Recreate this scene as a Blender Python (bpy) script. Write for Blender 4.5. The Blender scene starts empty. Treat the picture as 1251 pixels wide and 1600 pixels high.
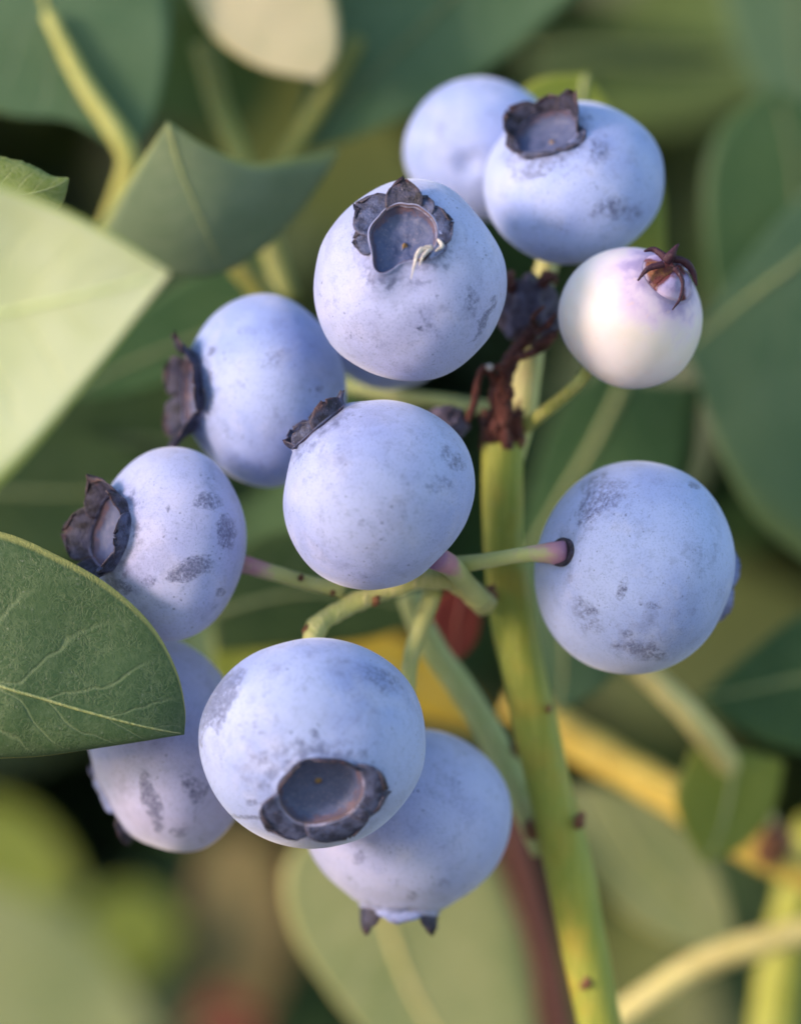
import bpy, math, random
import numpy as np
from mathutils import Vector, Matrix

SC = bpy.context.scene
COL = SC.collection
S = 0.001                      # everything below is written in millimetres
D = 400.0                      # camera to the plane of focus
PXMM = 20.57                   # photograph pixels per millimetre at that plane

# ---------------------------------------------------------------- camera
cam = bpy.data.cameras.new('camera')
cam_o = bpy.data.objects.new('camera', cam); COL.objects.link(cam_o); SC.camera = cam_o
cam.sensor_fit = 'HORIZONTAL'; cam.sensor_width = 36.0
cam.lens = 36.0 * D / (1251 / PXMM)
cam.clip_start = 0.01; cam.clip_end = 300.0
cam_o.location = (0, -D * S, 0); cam_o.rotation_euler = (math.radians(90), 0, 0)
cam.dof.use_dof = True; cam.dof.focus_distance = (D - 7.0) * S
cam.dof.aperture_fstop = 15.5

# ---------------------------------------------------------------- sky, sun, exposure
SUN = Vector((-0.84, -0.52, 0.21)).normalized()
w = bpy.data.worlds.new('World'); SC.world = w; w.use_nodes = True
wn = w.node_tree
sk = wn.nodes.new('ShaderNodeTexSky'); sk.sky_type = 'NISHITA'; sk.sun_disc = False
sk.sun_elevation = math.asin(SUN.z)
sk.sun_rotation = math.atan2(SUN.x, SUN.y) % (2 * math.pi)
sk.air_density = 1.0; sk.dust_density = 0.6; sk.ozone_density = 1.6
wn.links.new(sk.outputs[0], wn.nodes['Background'].inputs[0])
wn.nodes['Background'].inputs[1].default_value = 0.15
sl = bpy.data.lights.new('sun', 'SUN'); so = bpy.data.objects.new('sun', sl); COL.objects.link(so)
sl.energy = 1.4; sl.angle = math.radians(12); sl.color = (1.0, 0.74, 0.66)
so.rotation_euler = SUN.to_track_quat('Z', 'Y').to_euler()
SC.view_settings.view_transform = 'Standard'; SC.view_settings.look = 'None'
SC.view_settings.gamma = 1.0; SC.view_settings.exposure = 1.43
SC.cycles.use_denoising = True
SC.cycles.max_bounces = 8
SC.cycles.filter_width = 1.7

# ---------------------------------------------------------------- helpers
def at(px, py, d=0.0):
    """photograph pixel + depth behind the plane of focus -> millimetres"""
    k = (D + d) / D / PXMM
    return Vector(((px - 625.5) * k, d, (800 - py) * k))

def proj(P):
    P = np.asarray(P); k = PXMM * D / (D + P[:, 1])
    return 625.5 + P[:, 0] * k, 800 - P[:, 2] * k

def tag(o, label=None, cat=None, group=None, kind=None):
    for k, v in (('label', label), ('category', cat), ('group', group), ('kind', kind)):
        if v: o[k] = v
    return o

def thing(name, label, cat, loc, group=None):
    o = bpy.data.objects.new(name, None); COL.objects.link(o)
    o.location = Vector(loc) * S; o.empty_display_size = 0.004
    return tag(o, label, cat, group)

def mesh(name, V, F, mats, parent=None, org=None, attrs=None, uv=None, smooth=True, midx=None):
    """V in world millimetres; org = the parent thing's place"""
    V = np.asarray(V, float)
    org = Vector((0, 0, 0)) if org is None else Vector(org)
    me = bpy.data.meshes.new(name)
    me.from_pydata(((V - np.array(org)) * S).tolist(), [], F)
    if not isinstance(mats, (list, tuple)): mats = [mats]
    for m in mats: me.materials.append(m)
    if smooth: me.polygons.foreach_set('use_smooth', [True] * len(me.polygons))
    if midx is not None: me.polygons.foreach_set('material_index', midx)
    for k, a in (attrs or {}).items():
        at_ = me.attributes.new(k, 'FLOAT', 'POINT'); at_.data.foreach_set('value', np.asarray(a, float))
    if uv is not None:
        lay = me.uv_layers.new(name='UVMap')
        li = np.empty(len(me.loops), int); me.loops.foreach_get('vertex_index', li)
        lay.data.foreach_set('uv', np.asarray(uv, float)[li].ravel())
    me.update()
    o = bpy.data.objects.new(name, me); COL.objects.link(o)
    if parent is not None: o.parent = parent
    else: o.location = org * S
    return o

def crom(P, n):
    """Catmull-Rom through rows of P, n samples"""
    P = np.asarray(P, float); m = len(P)
    if m == 2:
        t = np.linspace(0, 1, n)[:, None]; return P[0] * (1 - t) + P[1] * t
    Q = np.vstack([2 * P[0] - P[1], P, 2 * P[-1] - P[-2]])
    out = []
    for t in np.linspace(0, m - 1, n):
        i = min(int(t), m - 2); f = t - i
        a, b, c, d = Q[i], Q[i + 1], Q[i + 2], Q[i + 3]
        out.append(0.5 * (2 * b + (c - a) * f + (2 * a - 5 * b + 4 * c - d) * f * f + (3 * b - a - 3 * c + d) * f ** 3))
    return np.array(out)

def vnoise(P, scale, seed):
    """cheap smooth vector noise: sums of sines"""
    r = np.random.RandomState(seed); P = np.asarray(P) * scale
    o = np.zeros(len(P))
    for k in range(7):
        d = r.normal(size=3); o += np.sin(P @ d * (0.7 + 0.25 * k) + r.uniform(0, 6.28)) / (1 + 0.25 * k)
    return o / 3.2

def tube(pts, rad, n=24, seg=14, lump=0.0, seed=1, cap=True):
    """swept tube; returns V, F, t along"""
    C = crom(np.array([list(p) for p in pts]), n)
    R = crom(np.array([[r] for r in rad]), n)[:, 0]
    T = np.gradient(C, axis=0); T /= np.linalg.norm(T, axis=1)[:, None]
    u = np.cross(T[0], [0.3, 0.9, 0.2]); u /= np.linalg.norm(u)
    V, tt = [], []
    for i in range(n):
        u = u - T[i] * (u @ T[i]); u /= np.linalg.norm(u); v = np.cross(T[i], u)
        for j in range(seg):
            a = 2 * math.pi * j / seg
            V.append(C[i] + R[i] * (math.cos(a) * u + math.sin(a) * v)); tt.append(i / (n - 1))
    V = np.array(V)
    if lump:
        cc = np.repeat(C, seg, 0); k = 1 + lump * vnoise(V, 1.6 / max(R.mean(), .2), seed)
        V = cc + (V - cc) * k[:, None]
    F = []
    for i in range(n - 1):
        for j in range(seg):
            a, b = i * seg + j, i * seg + (j + 1) % seg
            F.append((a, b, b + seg, a + seg))
    if cap:
        V = np.vstack([V, C[0] - T[0] * R[0] * 0.3, C[-1] + T[-1] * R[-1] * 0.35]); tt += [0, 1]
        b0, b1 = len(V) - 2, len(V) - 1
        for j in range(seg):
            F.append((b0, (j + 1) % seg, j)); F.append((b1, (n - 1) * seg + j, (n - 1) * seg + (j + 1) % seg))
    return V, F, tt

# ---------------------------------------------------------------- materials
class NT:
    def __init__(s, name):
        s.m = bpy.data.materials.new(name); s.m.use_nodes = True; s.t = s.m.node_tree
        s.p = s.t.nodes['Principled BSDF']; s.out = s.t.nodes['Material Output']
        tc = s.t.nodes.new('ShaderNodeTexCoord'); oi = s.t.nodes.new('ShaderNodeObjectInfo')
        s.rnd = oi.outputs['Random']; s.uv = tc.outputs['UV']
        a = s.node('ShaderNodeVectorMath', operation='SCALE'); s.l(tc.outputs['Object'], a.inputs[0]); a.inputs['Scale'].default_value = 1 / S
        b = s.node('ShaderNodeVectorMath', operation='SCALE'); b.inputs[0].default_value = (37, 51, 83); s.l(s.rnd, b.inputs['Scale'])
        c = s.node('ShaderNodeVectorMath', operation='ADD'); s.l(a.outputs[0], c.inputs[0]); s.l(b.outputs[0], c.inputs[1])
        s.co = c.outputs[0]; s.mm = a.outputs[0]
    def node(s, t, **k):
        n = s.t.nodes.new(t)
        for a, v in k.items(): setattr(n, a, v)
        return n
    def l(s, a, b): s.t.links.new(a, b)
    def put(s, sock, v):
        if hasattr(v, 'node'): s.l(v, sock)
        elif isinstance(v, (tuple, list)) and len(v) == 3 and sock.type == 'RGBA': sock.default_value = (*v, 1)
        else: sock.default_value = v
    def math(s, op, a, b=0.0, c=0.0, clamp=False):
        n = s.node('ShaderNodeMath', operation=op, use_clamp=clamp)
        for i, v in enumerate((a, b, c)): s.put(n.inputs[i], v)
        return n.outputs[0]
    def noise(s, scale, detail=3, rough=0.55, co=None, stretch=None):
        co = co or s.co
        if stretch:
            m = s.node('ShaderNodeVectorMath', operation='MULTIPLY'); s.l(co, m.inputs[0]); m.inputs[1].default_value = stretch; co = m.outputs[0]
        n = s.node('ShaderNodeTexNoise'); s.l(co, n.inputs['Vector'])
        n.inputs['Scale'].default_value = scale; n.inputs['Detail'].default_value = detail; n.inputs['Roughness'].default_value = rough
        return n.outputs['Fac']
    def vor(s, scale, feature='F1', co=None, out='Distance', rand=1.0):
        n = s.node('ShaderNodeTexVoronoi', feature=feature); s.l(co or s.co, n.inputs['Vector'])
        n.inputs['Scale'].default_value = scale; n.inputs['Randomness'].default_value = rand
        return n.outputs[out]
    def ss(s, v, lo, hi, a=0.0, b=1.0):
        n = s.node('ShaderNodeMapRange', interpolation_type='SMOOTHSTEP'); s.put(n.inputs['Value'], v)
        for k, x in (('From Min', lo), ('From Max', hi), ('To Min', a), ('To Max', b)): s.put(n.inputs[k], x)
        return n.outputs[0]
    def mix(s, f, a, b):
        n = s.node('ShaderNodeMix', data_type='RGBA'); s.put(n.inputs[0], f); s.put(n.inputs[6], a); s.put(n.inputs[7], b); return n.outputs[2]
    def attr(s, name):
        return s.node('ShaderNodeAttribute', attribute_name=name).outputs['Fac']
    def bump(s, h, strength, dist):
        n = s.node('ShaderNodeBump'); s.put(n.inputs['Height'], h); n.inputs['Strength'].default_value = strength; n.inputs['Distance'].default_value = dist * S
        s.l(n.outputs[0], s.p.inputs['Normal']); return n
    def fin(s, base, rough=0.6, spec=0.3, **k):
        s.put(s.p.inputs['Base Color'], base); s.put(s.p.inputs['Roughness'], rough); s.p.inputs['Specular IOR Level'].default_value = spec
        for a, v in k.items(): s.put(s.p.inputs[a.replace('_', ' ')], v)
        return s.m

BLOOM = (0.368, 0.448, 0.745)
SKIN = (0.045, 0.055, 0.13)

def mat_skin():
    n = NT('blueberry bloom')
    rub, pol = n.attr('rub'), n.attr('pol')
    big = n.noise(0.16, 2); mid = n.noise(0.9, 4, 0.6); fine = n.noise(6.0, 3, 0.7)
    tone = n.mix(n.ss(big, 0.35, 0.68), BLOOM, (0.262, 0.346, 0.67))
    tone = n.mix(n.ss(n.noise(0.33, 3), 0.5, 0.75, 0, 0.45), tone, (0.49, 0.525, 0.72))
    tone = n.mix(n.math('MULTIPLY', n.attr('sun_pk'), n.ss(n.noise(0.12, 2), .25, .75, .5, 1)), tone, (0.53, 0.475, 0.66))  # warm sunlight on some berries, painted into the bloom colour as pink
    # streaky thin bloom, mottling
    f = n.ss(mid, 0.50, 0.80, 0, 0.24)
    pat = n.noise(0.24, 6, 0.62)
    f = n.math('ADD', f, n.ss(pat, 0.55, 0.58, 0, 0.11))
    f = n.math('ADD', f, n.math('MULTIPLY', n.ss(n.noise(0.42, 6, 0.7), 0.635, 0.66), 0.17))
    f = n.math('ADD', f, n.ss(fine, 0.45, 0.75, 0, 0.28))
    # rubbed marks with ragged edges
    r = n.math('MULTIPLY', rub, n.ss(n.noise(2.3, 6, 0.8), 0.30, 0.66, 0.15, 1.25))
    r = n.ss(r, 0.16, 0.66, 0, 0.80)
    r = n.math('MULTIPLY', r, n.ss(n.noise(5.0, 4, 0.7), 0.35, 0.6, 0.55, 1.0))
    r = n.math('ADD', r, n.math('MULTIPLY', n.ss(n.math('ABSOLUTE', n.math('SUBTRACT', n.math('ADD', rub, n.ss(n.noise(1.6, 4, .7), .3, .7, -.16, .16)), 0.42)), 0.10, 0.0), 0.26))
    f = n.math('MAXIMUM', f, r)
    # little dark specks
    sz = n.ss(n.noise(0.5, 2), 0.38, 0.68, 0.06, 0.26)
    sp = n.ss(n.vor(1.5), sz, n.math('MULTIPLY', sz, 0.45), 0, 1)
    sp2 = n.ss(n.vor(3.1), n.math('MULTIPLY', sz, 1.1), n.math('MULTIPLY', sz, 0.5), 0, 0.8)
    gate = n.ss(n.noise(2.2, 2), 0.43, 0.52)
    sp = n.math('MULTIPLY', n.math('MAXIMUM', sp, sp2), gate)
    f = n.math('MAXIMUM', f, n.math('MULTIPLY', sp, 0.60))
    # fine scratches
    sc = n.noise(1.0, 4, 0.6, stretch=(9, 1.2, 2.0))
    f = n.math('MAXIMUM', f, n.math('MULTIPLY', n.ss(sc, 0.60, 0.70), n.ss(n.noise(0.35, 2), 0.45, 0.6, 0, 0.5)))
    # the bloom thins round the calyx
    f = n.math('MAXIMUM', f, n.math('MULTIPLY', n.ss(n.math('ADD', pol, n.ss(n.noise(1.3, 5, .7), .3, .7, -.035, .035)), 0.185, 0.125, 0, 0.72), n.ss(mid, 0.35, 0.65, 0.35, 1)))
    f = n.math('MINIMUM', f, 0.92)
    c = n.mix(f, tone, SKIN)
    c = n.mix(n.ss(pol, 0.05, 0.02), c, n.mix(mid, (0.05, 0.045, 0.08), (0.16, 0.10, 0.10)))
    n.bump(n.math('ADD', n.math('MULTIPLY', fine, 0.5), n.math('MULTIPLY', f, -0.6)), 0.35, 0.06)
    return n.fin(c, n.ss(f, 0.2, 0.9, 0.62, 0.42), 0.28, Sheen_Weight=0.38, Sheen_Roughness=0.45,
                 Subsurface_Weight=0.06, Subsurface_Radius=(0.0006, 0.0005, 0.0008), Subsurface_Scale=1.0)

def mat_white():
    n = NT('unripe white skin')
    pol = n.attr('pol')
    c = n.mix(n.ss(n.noise(0.3, 2), 0.35, 0.7), (0.78, 0.715, 0.70), (0.74, 0.67, 0.61))
    pu = n.math('ADD', pol, n.ss(n.noise(0.6, 4), 0.3, 0.7, -0.04, 0.04))
    c = n.mix(n.ss(pu, 0.36, 0.15, 0, 0.72), c, (0.60, 0.44, 0.70))
    c = n.mix(n.ss(pu, 0.22, 0.12, 0, 0.78), c, (0.27, 0.22, 0.45))
    c = n.mix(n.ss(n.noise(1.4, 5), 0.60, 0.72, 0, 0.35), c, (0.80, 0.58, 0.52))
    n.bump(n.noise(5, 3), 0.2, 0.05)
    return n.fin(c, 0.45, 0.35, Subsurface_Weight=0.6, Subsurface_Radius=(0.0040, 0.0032, 0.0028), Subsurface_Scale=1.0)

def mat_disc():
    n = NT('calyx disc')
    pol = n.attr('pol')   # 0 centre, 1 rim
    nz = n.noise(1.6, 4, 0.6)
    c = n.mix(nz, (0.050, 0.066, 0.145), (0.105, 0.13, 0.255))
    c = n.mix(n.ss(n.noise(4, 3), 0.5, 0.75, 0, 0.5), c, (0.19, 0.18, 0.27))
    rim = n.math('ADD', pol, n.ss(nz, 0.3, 0.7, -0.05, 0.05))
    c = n.mix(n.ss(rim, 0.88, 0.94, 0, .65), c, n.mix(n.ss(n.noise(0.9, 3), .4, .6), (0.15, 0.08, 0.075), (0.07, 0.055, 0.085)))
    c = n.mix(n.ss(pol, 0.11, 0.06), c, (0.22, 0.14, 0.06))
    n.bump(n.noise(3, 4), 0.5, 0.15)
    return n.fin(c, 0.55, 0.3)

def mat_sepal(name, a, b, edge):
    n = NT(name)
    v = n.attr('tt')
    nz = n.noise(1.3, 5, 0.65)
    c = n.mix(n.ss(nz, 0.38, 0.62), a, b)
    c = n.mix(n.ss(n.math('ADD', v, n.ss(nz, 0.3, 0.7, -0.25, 0.25)), 0.75, 1.05, 0, 0.8), c, edge)
    c = n.mix(n.ss(n.noise(3.4, 4, 0.7), 0.60, 0.75, 0, 0.5), c, (0.30, 0.27, 0.36))
    c = n.mix(n.math('MULTIPLY', n.ss(v, 0.13, 0.04), n.ss(n.noise(.8, 3), .4, .6, .2, .8)), c, (0.33, 0.33, 0.50))
    c = n.mix(n.ss(n.attr('eu'), .90, 1.0, 0, .18), c, (0.22, 0.16, 0.16))
    n.bump(n.math('ADD', n.noise(1.8, 4), n.noise(7, 2)), 0.55, 0.18)
    return n.fin(c, 0.55, 0.35)

def mat_pedicel():
    n = NT('pedicel green to pink')
    t = n.attr('tt')
    nz = n.noise(0.7, 3)
    c = n.mix(nz, (0.43, 0.47, 0.15), (0.54, 0.54, 0.24))
    tt = n.math('ADD', t, n.ss(nz, 0.3, 0.7, -0.1, 0.1))
    c = n.mix(n.ss(tt, 0.60, 0.92, 0, 0.85), c, (0.50, 0.20, 0.32))
    c = n.mix(n.ss(t, 0.85, 1.0, 0, 0.7), c, (0.17, 0.10, 0.24))
    c = n.mix(n.ss(n.noise(3, 3), 0.60, 0.75, 0, 0.4), c, (0.55, 0.55, 0.40))
    n.bump(n.noise(3.0, 3), 0.3, 0.1)
    return n.fin(c, 0.5, 0.3, Subsurface_Weight=0.1, Subsurface_Radius=(0.0006, 0.0006, 0.0003), Subsurface_Scale=1.0)

def mat_stem(name, a, b, blush, amount, spots=(0.16, 0.06, 0.05), rough=0.5):
    n = NT(name)
    nz = n.noise(0.22, 3); st = n.noise(1.2, 3, 0.5, stretch=(2.2, 2.2, 0.16))
    c = n.mix(n.ss(st, 0.3, 0.7), a, b)
    c = n.mix(n.ss(nz, 0.45, 0.68, 0, amount), c, blush)
    c = n.mix(n.ss(n.vor(0.8), 0.10, 0.05, 0, 0.6), c, spots)
    c = n.mix(n.ss(n.noise(2.6, 4, 0.7), 0.60, 0.78, 0, 0.35), c, (0.45, 0.43, 0.28))
    n.bump(n.math('ADD', st, n.math('MULTIPLY', n.noise(3, 3), 0.4)), 0.6, 0.3)
    return n.fin(c, rough, 0.35)

def mat_dry(name, a, b, hi):
    n = NT(name)
    nz = n.noise(0.9, 6, 0.7)
    c = n.mix(n.ss(nz, 0.35, 0.65), a, b)
    c = n.mix(n.ss(n.noise(1.8, 4, 0.7), 0.60, 0.72, 0, 0.6), c, hi)
    n.bump(n.math('ADD', nz, n.noise(3.2, 4)), 0.9, 0.5)
    return n.fin(c, 0.5, 0.4)

def mat_leaf(name, a, b, vein, margin, trans, rough=0.45, net=0.0, nveins=7.0, marginw=0.06, hole=0.0, tr=0.25):
    """a/b blade colours, vein colour, yellow margin; translucent"""
    n = NT(name)
    sx = n.node('ShaderNodeSeparateXYZ'); n.l(n.uv, sx.inputs[0])
    u = n.math('ABSOLUTE', n.math('SUBTRACT', n.math('MULTIPLY', sx.outputs[0], 2.0), 1.0)); v = sx.outputs[1]
    wob = n.ss(n.noise(0.13, 3), 0.2, 0.8, -0.10, 0.10)
    ph = n.math('ADD', n.math('SUBTRACT', n.math('MULTIPLY', v, nveins), n.math('MULTIPLY', n.math('POWER', u, 0.8), 1.9)), n.math('MULTIPLY', wob, 3))
    fr = n.math('ABSOLUTE', n.math('SUBTRACT', n.math('FRACT', ph), 0.5))
    side = n.ss(fr, 0.07, 0.01)
    side = n.math('MULTIPLY', side, n.ss(u, 0.95, 0.5))
    nz = n.noise(0.12, 4, 0.6)
    c = n.mix(n.ss(nz, 0.3, 0.7), a, b)
    c = n.mix(n.ss(n.noise(1.1, 4, 0.65), 0.45, 0.8, 0, 0.30), c, vein)
    h = n.math('MULTIPLY', side, -0.6)
    c = n.mix(n.math('MULTIPLY', side, 0.45), c, vein)
    if net > 0:
        dn = n.node('ShaderNodeTexNoise'); n.l(n.co, dn.inputs['Vector']); dn.inputs['Scale'].default_value = 0.9; dn.inputs['Detail'].default_value = 3
        dv = n.node('ShaderNodeVectorMath', operation='SCALE'); n.l(dn.outputs['Color'], dv.inputs[0]); dv.inputs['Scale'].default_value = 1.6
        av = n.node('ShaderNodeVectorMath', operation='ADD'); n.l(n.co, av.inputs[0]); n.l(dv.outputs[0], av.inputs[1])
        ed = n.vor(0.85, 'DISTANCE_TO_EDGE', av.outputs[0]); ed2 = n.vor(2.3, 'DISTANCE_TO_EDGE', av.outputs[0])
        nt1 = n.math('MULTIPLY', n.math('MAXIMUM', n.ss(ed, 0.10, 0.0, 0, .6), n.ss(ed2, 0.16, 0.0, 0, 0.6)), n.ss(n.noise(0.5, 3), .3, .7, .25, 1))
        c = n.mix(n.math('MULTIPLY', nt1, net), c, vein)
        h = n.math('ADD', h, n.math('MULTIPLY', nt1, -0.6))
        c = n.mix(n.ss(n.noise(2.6, 4, .75), 0.60, 0.74, 0, 0.5), c, (0.34, 0.38, 0.30))
    c = n.mix(n.ss(u, 1 - marginw * 1.4, 1 - marginw * 0.4, 0, 0.85), c, margin)
    n.bump(n.math('ADD', h, n.math('MULTIPLY', n.noise(2.2, 3), 0.35)), 0.5, 0.22)
    n.fin(c, rough, 0.22)
    tl = n.node('ShaderNodeBsdfTranslucent'); n.put(tl.inputs['Color'], n.mix(0.65, c, trans))
    mx = n.node('ShaderNodeMixShader'); mx.inputs[0].default_value = tr
    n.l(n.p.outputs[0], mx.inputs[1]); n.l(tl.outputs[0], mx.inputs[2]); n.l(mx.outputs[0], n.out.inputs['Surface'])
    return n.m

M_SKIN, M_WHITE, M_DISC, M_PED = mat_skin(), mat_white(), mat_disc(), mat_pedicel()
M_SEP = mat_sepal('sepal dusky', (0.030, 0.034, 0.070), (0.085, 0.102, 0.20), (0.05, 0.038, 0.05))
M_SEPD = mat_sepal('sepal dark dried', (0.013, 0.012, 0.022), (0.046, 0.047, 0.09), (0.07, 0.035, 0.035))
M_SEPL = mat_sepal('sepal bloomy', (0.20, 0.24, 0.44), (0.30, 0.35, 0.62), (0.10, 0.09, 0.15))
def mat_tent():
    n = NT('sepal lavender with maroon seams')
    t, e = n.attr('tt'), n.attr('eu'); nz = n.noise(1.2, 4, .6)
    c = n.mix(n.ss(nz, .35, .65), (0.24, 0.20, 0.42), (0.38, 0.33, 0.58)); c = n.mix(n.ss(t, .35, .02, 0, .8), c, (0.62, 0.52, 0.74))
    q = n.math('ADD', n.math('MAXIMUM', n.math('MULTIPLY', e, 0.86), n.math('MULTIPLY', t, 0.95)), n.ss(nz, .3, .7, -.1, .1))
    c = n.mix(n.ss(q, .52, .74), c, n.mix(nz, (0.05, 0.012, 0.02), (0.17, 0.05, 0.06)))
    n.bump(n.noise(2, 4), .5, .15)
    return n.fin(c, .38, .5)
M_TENT = mat_tent()
M_SEPA = mat_sepal('sepal amber', (0.13, 0.03, 0.03), (0.26, 0.11, 0.04), (0.05, 0.012, 0.02))
M_SEPR = mat_sepal('sepal maroon', (0.030, 0.008, 0.020), (0.068, 0.020, 0.040), (0.04, 0.012, 0.02))
M_TRACE = mat_dry('dry fibre', (0.60, 0.52, 0.45), (0.75, 0.70, 0.66), (0.85, 0.80, 0.75))
M_SCAR_SHADE = mat_dry('shaded stem scar', (0.02, 0.018, 0.03), (0.06, 0.05, 0.09), (0.14, 0.13, 0.2))

# ---------------------------------------------------------------- blueberries
BERRY = []
def berry(label, c, d, rx, ry, axis, sepals, rc=0.33, pol=0.86, marks=(), ped=None, pedr=(0.6, 0.6, 0.7),
          lump=0.026, seed=0, rcm=(), shp=(), pink=0.06, skin=None, taper=0.0, trace=None, ring=None, lip=0.028, sep_mats=None, scar=False, disc=True, twist=0.0, pedmat=None):
    """c = centre pixel, rx/ry half extents in pixels, axis points out of the calyx;
    sepals: (phi, half width deg, length, elevation at base, elevation at tip)"""
    skin = skin or M_SKIN
    ce = at(*c, d); k = (D + d) / D / PXMM
    a = np.array(Vector(axis).normalized())
    up = np.array([0, 0, 1.0]) if abs(a[2]) < 0.9 else np.array([0, 1.0, 0])
    e1 = up - a * (up @ a); e1 /= np.linalg.norm(e1); e2 = np.cross(e1, a)
    B = np.stack([e1, e2, a])                    # local xyz -> world rows
    tc = math.asin(rc)
    # profile (rho, z) from the stem pole to the calyx lip and a little way in
    pr = []
    for t in np.linspace(math.pi, tc, 70):
        rho, z = math.sin(t), math.cos(t) * pol
        z += 0.075 * math.exp(-(rho / 0.17) ** 2) * (t > 1.6)
        if t > 1.6: rho *= 1 - taper * (math.cos(t)) ** 2
        if t < 1.2: z += 0.03 * math.exp(-((rho - rc) / 0.12) ** 2)
        pr.append((rho, z, t / math.pi))
    z0 = pr[-1][1]
    tl = tc / math.pi
    pr += [(rc * 0.985, z0 + lip * .7, tl), (rc * 0.96, z0 + lip, tl*.6), (rc * 0.93, z0 + lip * .95, 0), (rc * 0.91, z0 + lip * 0.4, 0), (rc * 0.90, z0 - 0.08, 0), (rc * 0.86, z0 - 0.2, 0)]
    NS = 112
    th = np.linspace(0, 2 * math.pi, NS, endpoint=False)
    def wob(an):
        an = np.asarray(an, float)
        m = 0.10 * vnoise(np.stack([np.cos(an), np.sin(an), 0 * an], 1), 2.6, seed + 51) if seed != 4 else 0 * an
        for ph_, wd_, am_ in rcm:
            dd = (np.degrees(an) - ph_ + 180) % 360 - 180
            m = m + am_ * np.exp(-(dd / wd_) ** 2)
        return m
    def spread(P_):
        P_ = np.array(P_, float); rh = np.hypot(P_[:, 0], P_[:, 1]); an = np.arctan2(P_[:, 1], P_[:, 0])
        k_ = 1 + wob(an) * np.clip(1.8 - rh / rc, 0, 1) * (P_[:, 2] > 0)
        P_[:, 0] *= k_; P_[:, 1] *= k_; return P_
    L, po = [], []
    for rho, z, t in pr:
        L.append(np.stack([rho * np.cos(th), rho * np.sin(th), np.full(NS, z)], 1)); po += [t] * NS
    L = np.vstack(L); po = np.array(po)
    nrm = L / np.linalg.norm(L, axis=1)[:, None]
    L = spread(L)
    am = lump * vnoise(nrm, 1.7, seed + 5) + lump * .35 * vnoise(nrm, 4.0, seed + 9)
    L = L * (1 + am)[:, None]
    if ring is not None:                                   # ragged lip
        ii = np.arange(len(pr) - 6, len(pr) - 2)
        for i in ii: L[i * NS:(i + 1) * NS, 2] += ring * vnoise(np.stack([np.cos(th), np.sin(th), 0 * th], 1), 3.0, seed + 3)
    W = L @ B
    cent = np.array([(W[:, 0].max() + W[:, 0].min()) / 2, 0, (W[:, 2].max() + W[:, 2].min()) / 2])
    sx = rx * k / ((W[:, 0].max() - W[:, 0].min()) / 2); sz = ry * k / ((W[:, 2].max() - W[:, 2].min()) / 2)
    sc = np.array([sx, math.sqrt(sx * sz), sz])
    def X(P):
        q_ = (np.asarray(P) @ B - cent) * sc
        if shp:
            an = np.degrees(np.arctan2(q_[:, 2], q_[:, 0])); rr_ = np.clip(np.hypot(q_[:, 0] / sc[0], q_[:, 2] / sc[2]), 0, 1.1)
            m = np.zeros(len(q_))
            for a_, w_, v_ in shp: m += v_ * np.exp(-(((an - a_ + 180) % 360 - 180) / w_) ** 2)
            q_ = q_ * (1 + m * rr_ ** 2)[:, None] ** np.array([1, 0.4, 1])
        return q_ + np.array(ce)
    P = X(L)
    F = []
    n = len(pr)
    for i in range(n - 1):
        for j in range(NS):
            b, e = i * NS + j, i * NS + (j + 1) % NS
            F.append((b, e, e + NS, b + NS))
    # rubbed marks: (px, py, rx, ry, angle, strength) on the side seen in the photograph
    rub = np.zeros(len(P))
    if marks:
        px, py = proj(P)
        out = (P - np.array(ce)) / (np.array(sc) ** 2)
        facing = -out[:, 1] > -0.002
        for m in marks:
            mx, my, ma, mb, ang, st = m
            ca, sa = math.cos(math.radians(ang)), math.sin(math.radians(ang))
            dx, dy = px - mx + .38 * ma * vnoise(P, 1.1, int(mx)) + .2 * ma * vnoise(P, 2.6, int(my)), py - my + .38 * mb * vnoise(P, 1.1, int(my) + 9) + .2 * mb * vnoise(P, 2.6, int(mx) + 5)
            q = ((dx * ca + dy * sa) / ma) ** 2 + ((-dx * sa + dy * ca) / mb) ** 2
            rub = np.maximum(rub, st * np.exp(-q ** 1.5 * 0.8) * facing)
    root = thing('blueberry', label, 'blueberry', ce, 'blueberries in the cluster')
    mesh('skin', P, F, skin, root, ce, {'rub': rub, 'pol': po, 'sun_pk': np.full(len(P), pink)})
    cal = None
    # floor of the calyx
    DL, dp = [], []
    for rr in np.linspace(0.0, 1, 12):
        z = z0 - 0.145 + 0.07 * rr ** 2 + 0.09 * (max(0, rr - 0.80) / 0.20) ** 1.5 + (0.03 * math.exp(-(rr / 0.07) ** 2)) - 0.03 * math.exp(-((rr - .16) / 0.07) ** 2)
        q = np.stack([rr * rc * .93 * np.cos(th), rr * rc * .93 * np.sin(th), np.full(NS, z)], 1)
        q[:, 2] += 0.014 * vnoise(q, 14, seed + 21)
        DL.append(q); dp += [rr] * NS
    DL = spread(np.vstack(DL))
    DF = [(i * NS + j, i * NS + (j + 1) % NS, (i + 1) * NS + (j + 1) % NS, (i + 1) * NS + j) for i in range(11) for j in range(NS)]
    if disc:
        cal = mesh('calyx', X(DL), DF, M_DISC, root, ce, {'pol': dp})
    # sepals
    NU, NV = 13, 10
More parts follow.
